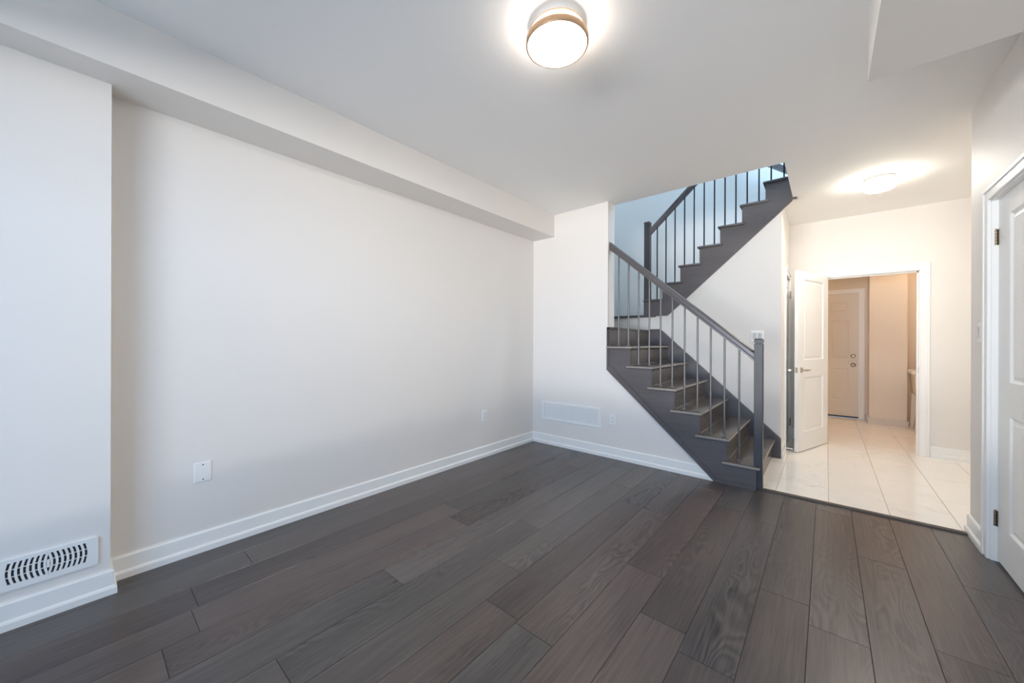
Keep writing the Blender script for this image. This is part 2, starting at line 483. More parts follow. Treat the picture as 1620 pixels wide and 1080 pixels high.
# ------------------------------------------------------------------ door casings (trim)
def casing_x(name, y, s, x0, x1, h, w=.066, t=.016, mat=None):
    """round an opening x0..x1 in a wall whose face is at y (s = side it sticks out)."""
    bm = bmesh.new(); m = .004
    def bar(a, b, c, d):
        box(bm, a, b, min(y, y + s * t), max(y, y + s * t), c, d, .003)
    def rim(a, b, c, d):
        box(bm, a, b, min(y, y + s * (t + .006)), max(y, y + s * (t + .006)), c, d, .003)
    bar(x0 - w, x0 + m, 0, h + w); bar(x1 - m, x1 + w, 0, h + w); bar(x0, x1, h - m, h + w)
    rim(x0 - w - .0015, x0 - w + .018, 0, h + w - .017); rim(x1 + w - .018, x1 + w + .0015, 0, h + w - .017); rim(x0 - w - .0015, x1 + w + .0015, h + w - .018, h + w + .0015)
    return struct(name, bm, mat or M['trim'])
def casing_y(name, x, s, y0, y1, h, w=.066, t=.016):
    bm = bmesh.new(); m = .004
    def bar(a, b, c, d, tt): box(bm, min(x, x + s * tt), max(x, x + s * tt), a, b, c, d, .003)
    bar(y0 - w, y0 + m, 0, h + w, t); bar(y1 - m, y1 + w, 0, h + w, t); bar(y0, y1, h - m, h + w, t)
    bar(y0 - w - .0015, y0 - w + .018, 0, h + w - .017, t + .006); bar(y1 + w - .018, y1 + w + .0015, 0, h + w - .017, t + .006); bar(y0 - w - .0015, y1 + w + .0015, h + w - .018, h + w + .0015, t + .006)
    return struct(name, bm, M['trim'])
casing_y('trim_2', XR, -1, DY0, DY1, DH, .060)
# jamb of the right door with its stop
bm = BX((XR - .002, XR + .125, DY1 - .012, DY1 + .002, 0, DH), (XR - .002, XR + .125, DY0 - .002, DY0 + .012, 0, DH), (XR - .002, XR + .125, DY0, DY1, DH - .012, DH + .002),
        (XR + .062, XR + .075, DY1 - .024, DY1 - .01, 0, DH - .01), (XR + .062, XR + .075, DY0 + .01, DY0 + .024, 0, DH - .01))
struct('trim_3', bm, M['trim'])
casing_x('trim_4', YH, -1, OX0, OX1, OH)
bm = BX((OX0 - .002, OX0 + .010, YH - .002, YH + .122, 0, OH), (OX1 - .010, OX1 + .002, YH - .002, YH + .122, 0, OH), (OX0, OX1, YH - .002, YH + .122, OH - .010, OH + .002),
        (OX1 - .022, OX1 - .008, YH + .04, YH + .052, 0, OH - .008), (OX0 + .008, OX0 + .022, YH + .04, YH + .052, 0, OH - .008), (OX0, OX1, YH + .04, YH + .052, OH - .022, OH - .008))
jm = struct('trim_5', bm, M['trim'])
o = link('strike_plate', BX((OX1 - .0112, OX1 - .0098, YH + .004, YH + .03, .87, .93)), M['nickel'], jm)
casing_y('trim_6', XH, 1, LY0, LY1, 1.95, .058)
casing_x('trim_7', 7.9, -1, GX0, GX1, GH, .060)

# ------------------------------------------------------------------ doors
def door_mesh(w, h, t, panels, depth=.008):
    """slab in local x 0..w, y 0..t, z 0..h; panels (x0,x1,z0,z1) moulded on both faces."""
    bm = bmesh.new()
    xs = sorted({0, w, *[p[0] for p in panels], *[p[1] for p in panels]})
    zs = sorted({0, h, *[p[2] for p in panels], *[p[3] for p in panels]})
    G = {}
    for s, y in ((0, 0), (1, t)):
        for i, x in enumerate(xs):
            for j, z in enumerate(zs): G[s, i, j] = bm.verts.new((x, y, z))
    pf = []
    for s in (0, 1):
        for i in range(len(xs) - 1):
            for j in range(len(zs) - 1):
                q = [G[s, i, j], G[s, i + 1, j], G[s, i + 1, j + 1], G[s, i, j + 1]]
                f = bm.faces.new(q if s == 0 else list(reversed(q)))
                cx, cz = (xs[i] + xs[i + 1]) / 2, (zs[j] + zs[j + 1]) / 2
                if any(p[0] < cx < p[1] and p[2] < cz < p[3] for p in panels): pf.append(f)
    n, m_ = len(xs) - 1, len(zs) - 1
    for i in range(n):
        bm.faces.new((G[0, i, 0], G[1, i, 0], G[1, i + 1, 0], G[0, i + 1, 0]))
        bm.faces.new((G[0, i, m_], G[0, i + 1, m_], G[1, i + 1, m_], G[1, i, m_]))
    for j in range(m_):
        bm.faces.new((G[0, 0, j], G[0, 0, j + 1], G[1, 0, j + 1], G[1, 0, j]))
        bm.faces.new((G[0, n, j], G[1, n, j], G[1, n, j + 1], G[0, n, j + 1]))
    bmesh.ops.recalc_face_normals(bm, faces=bm.faces)
    cur = []
    # merge panel cells first so a panel crossed by other grid lines stays one face
    for s, y in ((0, 0), (1, t)):
        for p in panels:
            fs = [f for f in pf if f.is_valid and abs(f.calc_center_median().y - y) < 1e-4 and p[0] < f.calc_center_median().x < p[1] and p[2] < f.calc_center_median().z < p[3]]
            if len(fs) > 1:
                r = bmesh.ops.dissolve_faces(bm, faces=fs); cur += r['region']
            else: cur += fs
    for th, dp in ((.004, -.002), (.012, -depth), (.012, 0), (.022, depth * .75)):
        bmesh.ops.inset_individual(bm, faces=cur, thickness=th, depth=dp)
    return bm

def lever(parent, at, out, along, mat):
    """lever handle: rose, neck, tapered lever. at/out/along in the parent's local space."""
    at, out, along = Vector(at), Vector(out).normalized(), Vector(along).normalized()
    bm = bmesh.new()
    cyl(bm, at, at + out * .008, .030, .028, 28)
    cyl(bm, at + out * .008, at + out * .012, .028, .020, 28)
    cyl(bm, at + out * .010, at + out * .048, .0095, .0095, 16)
    a = at + out * .048 - along * .010
    pts = [(0, .0115, 0), (.03, .011, 0), (.07, .0085, .001), (.10, .0075, .0), (.122, .0055, -.003)]
    up = Vector((0, 0, 1))
    for (d0, r0, q0), (d1, r1, q1) in zip(pts, pts[1:]):
        cyl(bm, a + along * d0 + out * q0, a + along * d1 + out * q1, r0, r1, 14)
    h = link('door_handle', bm, mat, parent, True)
    return h

def hinge(parent, at, h, r=.0065, leaf=(0, 1, 0), wid=.02, mat=None, out=(0, 0, 0)):
    at = Vector(at); lf = Vector(leaf); bm = bmesh.new()
    n = 5
    for i in range(n):
        z0 = at.z - h / 2 + h * i / n + .0008; z1 = at.z - h / 2 + h * (i + 1) / n - .0008
        cyl(bm, (at.x, at.y, z0), (at.x, at.y, z1), r, r, 12)
    cyl(bm, (at.x, at.y, at.z + h / 2), (at.x, at.y, at.z + h / 2 + .006), r * .9, r * .4, 12)
    o_ = Vector(out)
    for s in (1, -1):
        a = at + o_; b = at + o_ + lf * wid * s
        box(bm, min(a.x, b.x) - .0008, max(a.x, b.x) + .0008, min(a.y, b.y) - .0008, max(a.y, b.y) + .0008, at.z - h / 2, at.z + h / 2)
    return link('hinge', bm, mat or M['brass'], parent, True)

# door_1: closet door on the right wall, closed, two moulded panels, hinged at its far edge
W1 = DY1 - .014 - (DY0 + .014)
d1 = empty('door_1', (XR + .022, DY1 - .014, .012), R(-90)); d1['kind'] = 'structure'
# local +x runs towards the camera (-Y), local y = 0 is the room face -> local +y is +X world
pan2 = lambda w: [(.165, w - .165, .20, .80), (.165, w - .165, .975, 1.845)]
sl1 = link('door_panel', door_mesh(W1, DH - .012 - .014, .036, pan2(W1)), M['door'], d1)
d1['label'] = 'white two panel closet door standing closed at the right edge'; d1['category'] = 'door'
lever(d1, (W1 - .065, 0, .883), (0, -1, 0), (-1, 0, 0), M['nickel'])
for z in (1.755, .222): hinge(d1, (-.005, -.008, z), .085, leaf=(1, 0, 0), wid=.016, out=(0, .006, 0))

# door_2: laundry door, open into the hall
dx, dy = -.021, YH - .019
d2 = empty('door_2', (dx, dy, .012), R(180 + 71.7)); d2['kind'] = 'structure'
d2['label'] = 'open white two panel door swung into the tiled hall'; d2['category'] = 'door'
W2 = .77
# local x from the hinge to the free edge; the face seen from the room is the one on local +y
link('door_panel', door_mesh(W2, 1.952, .035, [(.13, W2 - .137, .20, .80), (.13, W2 - .137, .985, 1.865)]), M['door'], d2)
lever(d2, (W2 - .068, .035, .878), (0, 1, 0), (-1, 0, 0), M['nickel'])
lever(d2, (W2 - .068, 0, .878), (0, -1, 0), (-1, 0, 0), M['nickel'])
bm = bmesh.new(); box(bm, W2 - .0005, W2 + .0015, .006, .029, .85, .908); cyl(bm, (W2, .0175, .879), (W2 + .010, .0175, .879), .007, .006, 12)
link('latch_plate', bm, M['nickel'], d2)
for z in (1.74, .21): hinge(d2, (-.004, -.004, z), .08, leaf=(1, 0, 0), wid=.012, out=(0, .004, 0))

# door_3: panelled exterior door at the back of the laundry room
GW = GX1 - GX0 - .012
d3 = empty('door_3', (GX1 - .006, 7.925, .022), R(180)); d3['kind'] = 'structure'
# local x runs from its right edge (latch side) to the left; the room side is local +y
d3['label'] = 'beige six panel back door with two round locks in the laundry room'; d3['category'] = 'door'
six = []
for a, b in ((.115, .335), (GW - .335, GW - .115)):
    six += [(a, b, .25, .75), (a, b, .93, 1.515), (a, b, 1.665, 1.82)]
link('door_panel', door_mesh(GW, GH - .03, .04, six, .006), new_mat('back_door_paint', srgb(232, 226, 216), .5)[0], d3)
# the slab occupies local y 0..-.04 behind the face at world y = 7.925
d3.children[0].data.transform(Matrix.Translation((0, -.001, 0)))
for z, rr in ((.955, .030), (.815, .032)):
    bm = bmesh.new()
    if z > .9: prof = [(rr, .039), (rr, .044), (.024, .052), (.020, .056), (0, .056)]
    else: prof = [(rr, .039), (rr, .045), (.014, .050), (.012, .068), (.026, .080), (.028, .092), (.020, .102), (0, .104)]
    lathe(bm, prof, (.062, 0, z), 'Y', 28)
    link('deadbolt' if z > .9 else 'door_knob', bm, M['brass'], d3, True)
link('door_sweep', BX((0, GW, .034, .043, -.016, .004)), M['rubber'], d3)

# door_4: closed narrow door in the hall's left wall
d4 = empty('door_4', (XH - .004, LY0 + .002, .008), R(90)); d4['kind'] = 'structure'
d4['label'] = 'narrow closed door in the left wall of the hall'; d4['category'] = 'door'
W4 = LY1 - LY0 - .004
link('door_panel', door_mesh(W4, 1.93, .034, [(.10, W4 - .10, .2, .8), (.10, W4 - .10, .975, 1.83)]), M['door'], d4)
lever(d4, (.06, 0, .875), (0, -1, 0), (1, 0, 0), M['nickel'])
for z in (1.755, .215): hinge(d4, (W4 + .002, -.022, z), .085, leaf=(1, 0, 0), wid=.014, out=(0, .014, 0))


# ------------------------------------------------------------------ lower staircase
def tz(k): return RISE * k
X1 = -.425                       # face of the first riser
YF = YB - .018                   # outer face of the cut stringer
YN = YF - .022                   # nosing returns stick out past the stringer
LAB_LOW = 'dark stained wooden stairs rising left from the tile edge behind the back wall'
stair = empty('staircase', (X1, YF, 0)); tag(stair, 'dark stained lower stair flight beside the tiled hall, its cut stringer facing the room', 'stairs')
INV = {}
def under(o, root):
    """parent a mesh built in world coordinates to its thing."""
    o.parent = root
    o.matrix_parent_inverse = Matrix.LocRotScale(root.location, root.rotation_euler, None).inverted()
    return o
def rounded_tread(bm, x0, x1, y0, y1, z1, th=.026, right_front=True):
    n0 = len(bm.verts)
    box(bm, x0, x1, y0, y1, z1 - th, z1, .011)
for k in range(1, 7):
    xn = X1 - RUN * (k - 1) + .022         # nosing front
    xr = X1 - RUN * k                      # next riser
    bm = bmesh.new()
    # tread board with its side return
    rounded_tread(bm, xr - .012 if k < 6 else xr, xn, YF + .001, YM - .018, tz(k))
    box(bm, xr - .030 if k < 6 else -1.722, xn, YN, YF + .004, tz(k) - .026, tz(k), .011)
    tr = under(link('tread', bm, M['stairY'], None, True), stair)
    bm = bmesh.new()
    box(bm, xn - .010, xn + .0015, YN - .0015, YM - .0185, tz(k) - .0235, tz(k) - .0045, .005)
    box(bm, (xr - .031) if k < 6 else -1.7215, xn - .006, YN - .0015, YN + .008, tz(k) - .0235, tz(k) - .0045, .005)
    ns = link('nosing_highlight', bm, M['nosing_highlight']); ns.parent = tr; ns['label'] = 'rounded front edge of the tread with its highlight painted in'
    bm = bmesh.new()
    xk = X1 - RUN * (k - 1)
    box(bm, xk - .016, xk, YB - .002 if k > 1 else YB, YM - .018, tz(k - 1), tz(k) - .024)
    # quarter round where the riser meets the tread below and above
    if k > 1: prism(bm, [(xk, tz(k - 1)), (xk + .014, tz(k - 1)), (xk + .012, tz(k - 1) + .008), (xk + .006, tz(k - 1) + .013), (xk, tz(k - 1) + .014)], 'Y', YF + .002, YM - .018)
    prism(bm, [(xk, tz(k) - .026), (xk + .010, tz(k) - .026), (xk + .006, tz(k) - .036), (xk, tz(k) - .040)], 'Y', YF + .002, YM - .018)
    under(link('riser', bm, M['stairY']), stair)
bm = bmesh.new(); xk = X1 - RUN * 6
box(bm, xk - .016, xk, YF + .002, YM - .018, tz(6), tz(7) - .004)
box(bm, xk - .03, xk + .012, YF + .016, YM - .021, tz(7) - .022, tz(7), .005)
under(link('landing_nosing', bm, M['stairY']), stair)
# cut stringer: stepped along the top, sloped along the bottom
pts = [(X1, 0)]
for k in range(1, 7):
    pts += [(X1 - RUN * (k - 1), tz(k) - .026), (X1 - RUN * k, tz(k) - .026)]
pts[-1] = (-1.722, tz(6) - .026)
pts += [(-1.722, .903), (-.722, 0)]
bm = bmesh.new(); prism(bm, pts, 'Y', YF, YB - .001)
under(link('stringer', bm, M['stairX']), stair)
# edging strips on the stringer face
bm = bmesh.new()
d = Vector((-1.0, .903)).normalized(); nn = Vector((d.y, -d.x)) * -1
a = Vector((-.722, 0)); b = Vector((-1.722, .903))
up = Vector((-d.y, d.x)); up = up if up.y > 0 else -up
w = .034
prism(bm, [tuple(a), tuple(b), (-1.722, b.y + .020), tuple(b + up * w + Vector((.022, 0.012))), tuple(a + up * w)], 'Y', YF - .009, YF + .001)
prism(bm, [(-1.722, .903), (-1.697, .925), (-1.697, tz(6) - .026), (-1.722, tz(6) - .026)], 'Y', YF - .008, YF + .001)
prism(bm, [(-.722, 0), (-.722 + .026, .028), (X1, .028), (X1, 0)], 'Y', YF - .009, YF + .001)
under(link('stringer_molding', bm, M['stairX']), stair)
# the narrow border above the top tread, up to the landing
bm = bmesh.new()
box(bm, -1.722, -1.697, YF - .006, YF + .02, tz(6), tz(7) + .001)
box(bm, -1.722, -1.66, YF - .006, YB + .1, tz(7) - .022, tz(7) + .001, .003)
under(link('landing_trim', bm, M['stairZ']), stair)
# landing slab between the flights
bm = BX((XL + .002, X1 - RUN * 6 - .031, 3.70, YM - .002, tz(7) - .05, tz(7)))
under(link('landing', bm, M['stairX']), stair)
# skirt board on the wall side, with its cap moulding
sy = YM - .018
A0 = (XH + .002, .0); A1 = (XH + .002, .205); A2 = (-1.560, 1.335 + .012); A3 = (-1.69, 1.347)
bm = bmesh.new(); prism(bm, [A0, A1, A2, A3, (-1.69, 1.10), (-.56, 0)], 'Y', sy, YM - .0005)
under(link('skirt_board', bm, M['stairX']), stair)
bm = bmesh.new()
prism(bm, [A1, A2, (A2[0] - .02, A2[1] - .026), (A1[0], A1[1] - .032)], 'Y', sy - .010, YM - .0005)
prism(bm, [A2, A3, (A3[0], A3[1] - .024), (A2[0] - .02, A2[1] - .024)], 'Y', sy - .010, YM - .0005)
under(link('skirt_molding', bm, M['stairX']), stair)

# ------------------------------------------------------------------ lower railing
def newel(root, x0, y0, w, z0, z1, groove):
    bm = bmesh.new()
    box(bm, x0, x0 + w, y0, y0 + w, z0, z1 - groove - .008, .003)
    box(bm, x0 + .006, x0 + w - .006, y0 + .006, y0 + w - .006, z1 - groove - .010, z1 - groove + .002)
    n = link('newel_post', bm, M['stairZ']); under(n, root)
    bm = bmesh.new()
    a, b, c, d_ = x0 - .001, x0 + w + .001, y0 - .001, y0 + w + .001
    lo = z1 - groove
    q = [(0, lo), (0, z1 - .010), (.009, z1)]
    rings = []
    for ins, z in q: rings.append([bm.verts.new(p) for p in ((a + ins, c + ins, z), (b - ins, c + ins, z), (b - ins, d_ - ins, z), (a + ins, d_ - ins, z))])
    for P, Q in zip(rings, rings[1:]):
        for i in range(4): bm.faces.new((P[i], P[(i + 1) % 4], Q[(i + 1) % 4], Q[i]))
    bm.faces.new(rings[0]); bm.faces.new(rings[-1])
    c_ = link('cap', bm, M['stairZ']); under(c_, root); c_.parent = n; c_.matrix_parent_inverse = n.matrix_parent_inverse.copy() @ Matrix.Identity(4)
    c_.matrix_parent_inverse = Matrix.LocRotScale(root.location, root.rotation_euler, None).inverted() if False else Matrix.Identity(4)
    return n

def rail(root, xa, za, xb, zb, yc, wid=.052, hgt=.083):
    """moulded handrail whose top runs (xa,za) -> (xb,zb); profile across Y."""
    prof = [(-.40, 0), (-.40, .22), (-.5, .34), (-.5, .72), (-.42, .90), (-.22, 1), (.22, 1), (.42, .90), (.5, .72), (.5, .34), (.40, .22), (.40, 0)]
    bm = bmesh.new(); E = []
    for x, z in ((xa, za), (xb, zb)):
        E.append([bm.verts.new((x, yc + u * wid, z - hgt + v * hgt)) for u, v in prof])
    n = len(prof)
    for i in range(n): bm.faces.new((E[0][i], E[0][(i + 1) % n], E[1][(i + 1) % n], E[1][i]))
    bm.faces.new(E[0]); bm.faces.new(E[1])
    return under(link('handrail', bm, M['stairX']), root)

YBAL = 3.600
r1 = empty('stair_railing', (-.42, YBAL, 0)); tag(r1, 'sloping railing with dark wooden handrail and thin iron balusters on the lower stairs', 'railing')
def railtop_low(x): return 2.220 - (x + 1.709) * .8753
rail(r1, -1.722 + .004, railtop_low(-1.718), -.442, railtop_low(-.442), 3.595)
NW = .060
def add_newel(root, x0, y0, w, z0, z1, groove):
    bm = bmesh.new()
    box(bm, x0, x0 + w, y0, y0 + w, z0, z1 - groove - .008, .003)
    box(bm, x0 + .006, x0 + w - .006, y0 + .006, y0 + w - .006, z1 - groove - .012, z1 - groove + .002)
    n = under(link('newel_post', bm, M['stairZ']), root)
    bm = bmesh.new()
    a, b, c, d_ = x0 - .001, x0 + w + .001, y0 - .001, y0 + w + .001
    lo = z1 - groove; rings = []
    for ins, z in [(0, lo), (0, z1 - .010), (.009, z1)]:
        rings.append([bm.verts.new(p) for p in ((a + ins, c + ins, z), (b - ins, c + ins, z), (b - ins, d_ - ins, z), (a + ins, d_ - ins, z))])
    for P, Q in zip(rings, rings[1:]):
        for i in range(4): bm.faces.new((P[i], P[(i + 1) % 4], Q[(i + 1) % 4], Q[i]))
    bm.faces.new(rings[0]); bm.faces.new(rings[-1])
    c_ = link('newel_cap', bm, M['stairZ'])
    c_.parent = n          # the post's own inverse already undoes the root's offset
    return n
add_newel(r1, -.447, YF + .018, NW, 0, 1.219, .034)

def balusters(root, xs, yc, ztop, zbot, rad, shoe=True, mat=None):
    """one iron bar, its collar at the tread; then copies, each bar with its own length."""
    for x, zb in xs:
        zt = ztop(x)
        bm = bmesh.new(); cyl(bm, (x, yc, zb), (x, yc, zt), rad, rad, 14)
        b = under(link('baluster', bm, mat or M['iron'], None, True), root)
        if shoe:
            bm = bmesh.new(); lathe_box = .015
            box(bm, x - .014, x + .014, yc - .014, yc + .014, zb, zb + .010, .002)
            cyl(bm, (x, yc, zb + .010), (x, yc, zb + .018), .011, .009, 14)
            s_ = link('baluster_shoe', bm, M['iron']); s_.parent = b
lowx = [-1.628, -1.523, -1.419, -1.313, -1.206, -1.098, -.990, -.881, -.774, -.667, -.558]
tread_of = lambda x: tz(max(1, min(6, int(math.floor((X1 + .002 - x) / RUN)) + 1)))
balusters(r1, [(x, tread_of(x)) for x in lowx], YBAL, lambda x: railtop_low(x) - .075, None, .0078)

# ------------------------------------------------------------------ upper staircase (turns back to the right over the wall)
XU = -1.775 + .022              # riser face under tread 9
st2 = empty('staircase', (-1.75, YM, tz(8))); tag(st2, 'dark stained upper stair flight climbing right through the ceiling opening', 'stairs')
YU = YM - .018
for k in range(9, 17):
    xn = -1.772 + RUN * (k - 9)
    xk = xn + .022
    bm = bmesh.new()
    box(bm, xn, xk + RUN + .012, YU + .001, YS - .018, tz(k) - .026, tz(k), .011)
    if k < 16: box(bm, xn, xk + RUN + .028, YU - .022, YU + .004, tz(k) - .026, tz(k), .011)
    under(link('tread', bm, M['stairX'], None, True), st2)
    bm = BX((xk, xk + .016, YM, YS - .018, tz(k - 1), tz(k) - .026))
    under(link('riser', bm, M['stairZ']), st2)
# cut stringer of the upper flight
XE = -.262
pts = [(-1.750, 1.512), (-1.750, tz(9) - .026)]
for k in range(9, 16):
    x1 = -1.75 + RUN * (k - 8)
    pts += [(x1, tz(k) - .026), (x1, tz(k + 1) - .026)]
pts = pts[:-1]
pts = [p for p in pts if p[0] < XE - .01]
last = pts[-1]
pts += [(XE - .004, tz(15) - .026), (XE - .004, und(XE) + .0), (S0[0], S0[1])]
bm = bmesh.new(); prism(bm, pts, 'Y', YU, YM + .0)
under(link('stringer', bm, M['stairX']), st2)
bm = bmesh.new()
prism(bm, [(S0[0], S0[1] + .002), (XE - .006, und(XE) + .002), (XE - .006, und(XE) + .034), (S0[0] - .012, S0[1] + .032), (-1.68, 1.541), (-1.68, 1.511)], 'Y', YU - .009, YU + .001)
under(link('stringer_molding', bm, M['stairX']), st2)
# soffit under the upper flight (seen only from aside) and the second landing's edge
bm = bmesh.new(); prism(bm, [(S0[0], S0[1]), (XH - .03, und(XH - .03)), (XH - .03, und(XH - .03) + .03), (S0[0], S0[1] + .03)], 'Y', YM + .1, YS - .002)
under(link('soffit', bm, M['wall']), st2)
bm = BX((XL + .001, -1.62, YM - .034, YM + .10, tz(8) - .030, tz(8) + .0, .004), (XL + .001, -1.74, YM + .10, YS - .002, tz(8) - .026, tz(8)))
under(link('landing_edge', bm, M['stairX']), st2)
# little end of the edging strip that pokes past the opening
bm = BX((XE - .01, -.228, YU - .022, YU + .004, ZC - .018, ZC - .001, .002))
under(link('strip_end', bm, M['stairX']), st2)

r2 = empty('stair_railing', (-1.74, YM, tz(8))); tag(r2, 'dark railing with thin iron balusters, coloured as if backlit, on the upper stairs under the ceiling opening', 'railing')
YB2 = 4.705
def railtop_up(x): return 2.630 + (x + 1.704) * .915
rail(r2, -1.712, railtop_up(-1.712), .10, railtop_up(.10), YB2)
add_newel(r2, -1.775, YB2 - .036, .070, tz(8) - .03, 2.715, .032)
upx = [(-1.621, 9), (-1.514, 10), (-1.408, 10), (-1.299, 11), (-1.193, 11), (-1.086, 12), (-.979, 12), (-.873, 13), (-.767, 13), (-.661, 14), (-.554, 14), (-.447, 15), (-.338, 15)]
balusters(r2, [(x, tz(k)) for x, k in upx], YB2, lambda x: railtop_up(x) - .075, None, .0072, False, M['iron_backlit'])
# wall rail of the next flight, glimpsed in the corner of the opening
r3 = empty('handrail', (-.56, 5.45, 3.25)); tag(r3, 'short black length of rail at the far top corner of the ceiling opening', 'handrail')
bm = bmesh.new()
prism(bm, [(-.80, 3.61), (-.475, 3.357), (-.15, 3.105), (-.15, 3.035), (-.386, 3.215), (-.565, 3.350), (-.85, 3.565)], 'Y', 5.44, 5.50)
under(link('rail', bm, M['stairX']), r3)
for hx in (-.30, -.78):
    bm = bmesh.new(); cyl(bm, (hx, 5.47, 3.15 - (hx + .30) * .77), (hx, 5.47, 3.10 - (hx + .30) * .77), .008); cyl(bm, (hx, 5.47, 3.105 - (hx + .30) * .77), (hx, YS, 3.105 - (hx + .30) * .77), .007)
    under(link('bracket', bm, M['iron']), r3)

# ------------------------------------------------------------------ ceiling lights
def lamp_disc(loc, r, power, color):
    l = bpy.data.lights.new('lamp_light', 'AREA'); l.shape = 'DISK'; l.size = r * 2; l.energy = power; l.color = color
    o = bpy.data.objects.new('lamp_light', l); COL.objects.link(o); o.location = loc
def ceiling_light_big():
    root = empty('ceiling_light', (-.945, 1.42, ZC)); tag(root, 'round flush lit ceiling light with a metal ring, in the main room', 'ceiling light', None)
    bm = bmesh.new(); lathe(bm, [(.086, -.0005), (.088, -.004), (.092, -.024), (.1225, -.0305), (.1225, -.035), (.120, -.037), (0, -.037)], seg=72)
    link('mounting_pan', bm, M['trim'], root, True)
    bm = bmesh.new(); lathe(bm, [(.1226, -.030), (.1245, -.031), (.1245, -.035), (.1226, -.036), (.1226, -.030)], seg=72)
    link('rim', bm, M['lampring'], root, True)
    bm = bmesh.new(); lathe(bm, [(.114, -.036), (.117, -.045), (.118, -.070)], seg=72)
    link('side_glass', bm, M['opal'], root, True)
    bm = bmesh.new(); lathe(bm, [(.1365, -.070), (.1415, -.070), (.142, -.074), (.142, -.092), (.1405, -.096), (.134, -.096), (.134, -.074), (.117, -.070), (.1365, -.070)], seg=72)
    link('ring', bm, M['lampring'], root, True)
    bm = bmesh.new(); lathe(bm, [(.134, -.090), (.132, -.097), (.11, -.101), (.06, -.104), (0, -.105)], seg=72)
    link('lamp_shade', bm, M['opal'], root, True)
    lamp_disc((-.945, 1.42, ZC - .112), .115, 12, (1.0, .97, .90))
    return root
ceiling_light_big()
def ceiling_light_hall():
    root = empty('ceiling_light', (.350, 4.585, ZC)); tag(root, 'small lit drum ceiling light above the tiled hall', 'ceiling light', None)
    bm = bmesh.new(); lathe(bm, [(.100, -.0005), (.102, -.004), (.102, -.018), (.098, -.020), (0, -.020)], seg=64)
    link('mounting_pan', bm, M['nickel'], root, True)
    bm = bmesh.new(); lathe(bm, [(.097, -.020), (.100, -.026), (.100, -.080), (.094, -.098), (.07, -.106), (0, -.108)], seg=64)
    link('lamp_shade', bm, M['opal_hall'], root, True)
    lamp_disc((.350, 4.585, ZC - .115), .08, 11, (1.0, .95, .86))
    return root
ceiling_light_hall()

# ------------------------------------------------------------------ floor-level register on the chase (left)
rg = empty('wall_register', (XCH, -.084, .155)); tag(rg, 'white wall vent with curved slots above the baseboard at the far left', 'vent')
RY0, RY1, RZ0, RZ1 = -.143, .145, 0.0, .132
def rounded(y0, y1, z0, z1, r, n=6):
    p = []
    for cy_, cz_, a0 in ((y1 - r, z1 - r, 0), (y0 + r, z1 - r, 90), (y0 + r, z0 + r, 180), (y1 - r, z0 + r, 270)):
        for i in range(n + 1):
            t = R(a0 + 90 * i / n); p.append((cy_ + r * math.cos(t), cz_ + r * math.sin(t)))
    return p
bm = bmesh.new()
# plate ring: outer rounded outline, inner rectangular opening
out = rounded(RY0, RY1, RZ0, RZ1, .012); SL0, SL1, SZ0, SZ1 = -.113, .113, .026, .114
inn = rounded(SL0, SL1, SZ0, SZ1, .003)
n = len(out)
V = {}
for nm, P, x in (('o0', out, .0), ('o1', [(a * .99, (b - .066) * .975 + .066) for a, b in out], .009), ('i1', inn, .009), ('i0', inn, .001)):
    V[nm] = [bm.verts.new((x, a, b)) for a, b in P]
for A_, B_ in (('o0', 'o1'), ('o1', 'i1'), ('i1', 'i0')):
    for i in range(n): bm.faces.new((V[A_][i], V[A_][(i + 1) % n], V[B_][(i + 1) % n], V[B_][i]))
link('face_plate', bm, M['plastic'], rg)
link('duct', BX((.0005, .002, SL0, SL1, SZ0, SZ1)), M['duct'], rg)
bm = bmesh.new()
step = (SL1 - SL0) / 15
zc = (SZ0 + SZ1) / 2; hz = (SZ1 - SZ0) / 2
for i in range(-8, 9):
    if i == 0: continue
    s = 1 if i > 0 else -1
    yb = (abs(i) - .5) * step * s
    sag = .0075
    L_, R_ = [], []
    for j in range(9):
        v = -1 + 2 * j / 8
        bow = sag * (1 - v * v) * s - sag * .75 * s
        if abs(i) == 8: bow = min(abs(bow), .004) * (1 if bow * s > 0 else -1) * s
        L_.append((yb + bow - step * .26, zc + v * hz)); R_.append((yb + bow + step * .26, zc + v * hz))
    for j in range(8):
        q = [L_[j], R_[j], R_[j + 1], L_[j + 1]]
        prism(bm, q, 'X', .0025, .0088)
link('slats', bm, M['plastic'], rg)
bm = BX((.0025, .0065, SL0, SL1, zc - .0165, zc - .0135), (.0025, .0065, SL0, SL1, zc + .0135, zc + .0165))
link('cross_bars', bm, M['plastic'], rg)
bm = bmesh.new(); prism(bm, rounded(-.004, .004, zc - .016, zc + .016, .0038), 'X', .006, .012)
link('damper_lever', bm, M['plastic'], rg)

# ------------------------------------------------------------------ return air grille on the back wall
gr = empty('return_air_grille', (-2.170, YB, .284)); tag(gr, 'wide white return air grille low on the back wall', 'vent')
GW2, GHt = .378, .212
bm = bmesh.new()
for b in ((-GW2, GW2, -.008, 0, 0, .024), (-GW2, GW2, -.008, 0, GHt - .024, GHt), (-GW2, -GW2 + .03, -.008, 0, .02, GHt - .02), (GW2 - .03, GW2, -.008, 0, .02, GHt - .02)): box(bm, *b, .002)
link('frame', bm, M['plastic'], gr)
link('backing', BX((-GW2 + .02, GW2 - .02, -.0015, -.0003, .02, GHt - .02)), M['plastic_grey'], gr)
bm = bmesh.new(); x = -GW2 + .036
while x < GW2 - .034:
    prism(bm, [(x, -.0065), (x + .0016, -.0065), (x + .008, -.0012), (x + .0064, -.0012)], 'Z', .022, GHt - .022); x += .0115
link('louvers', bm, M['plastic'], gr)
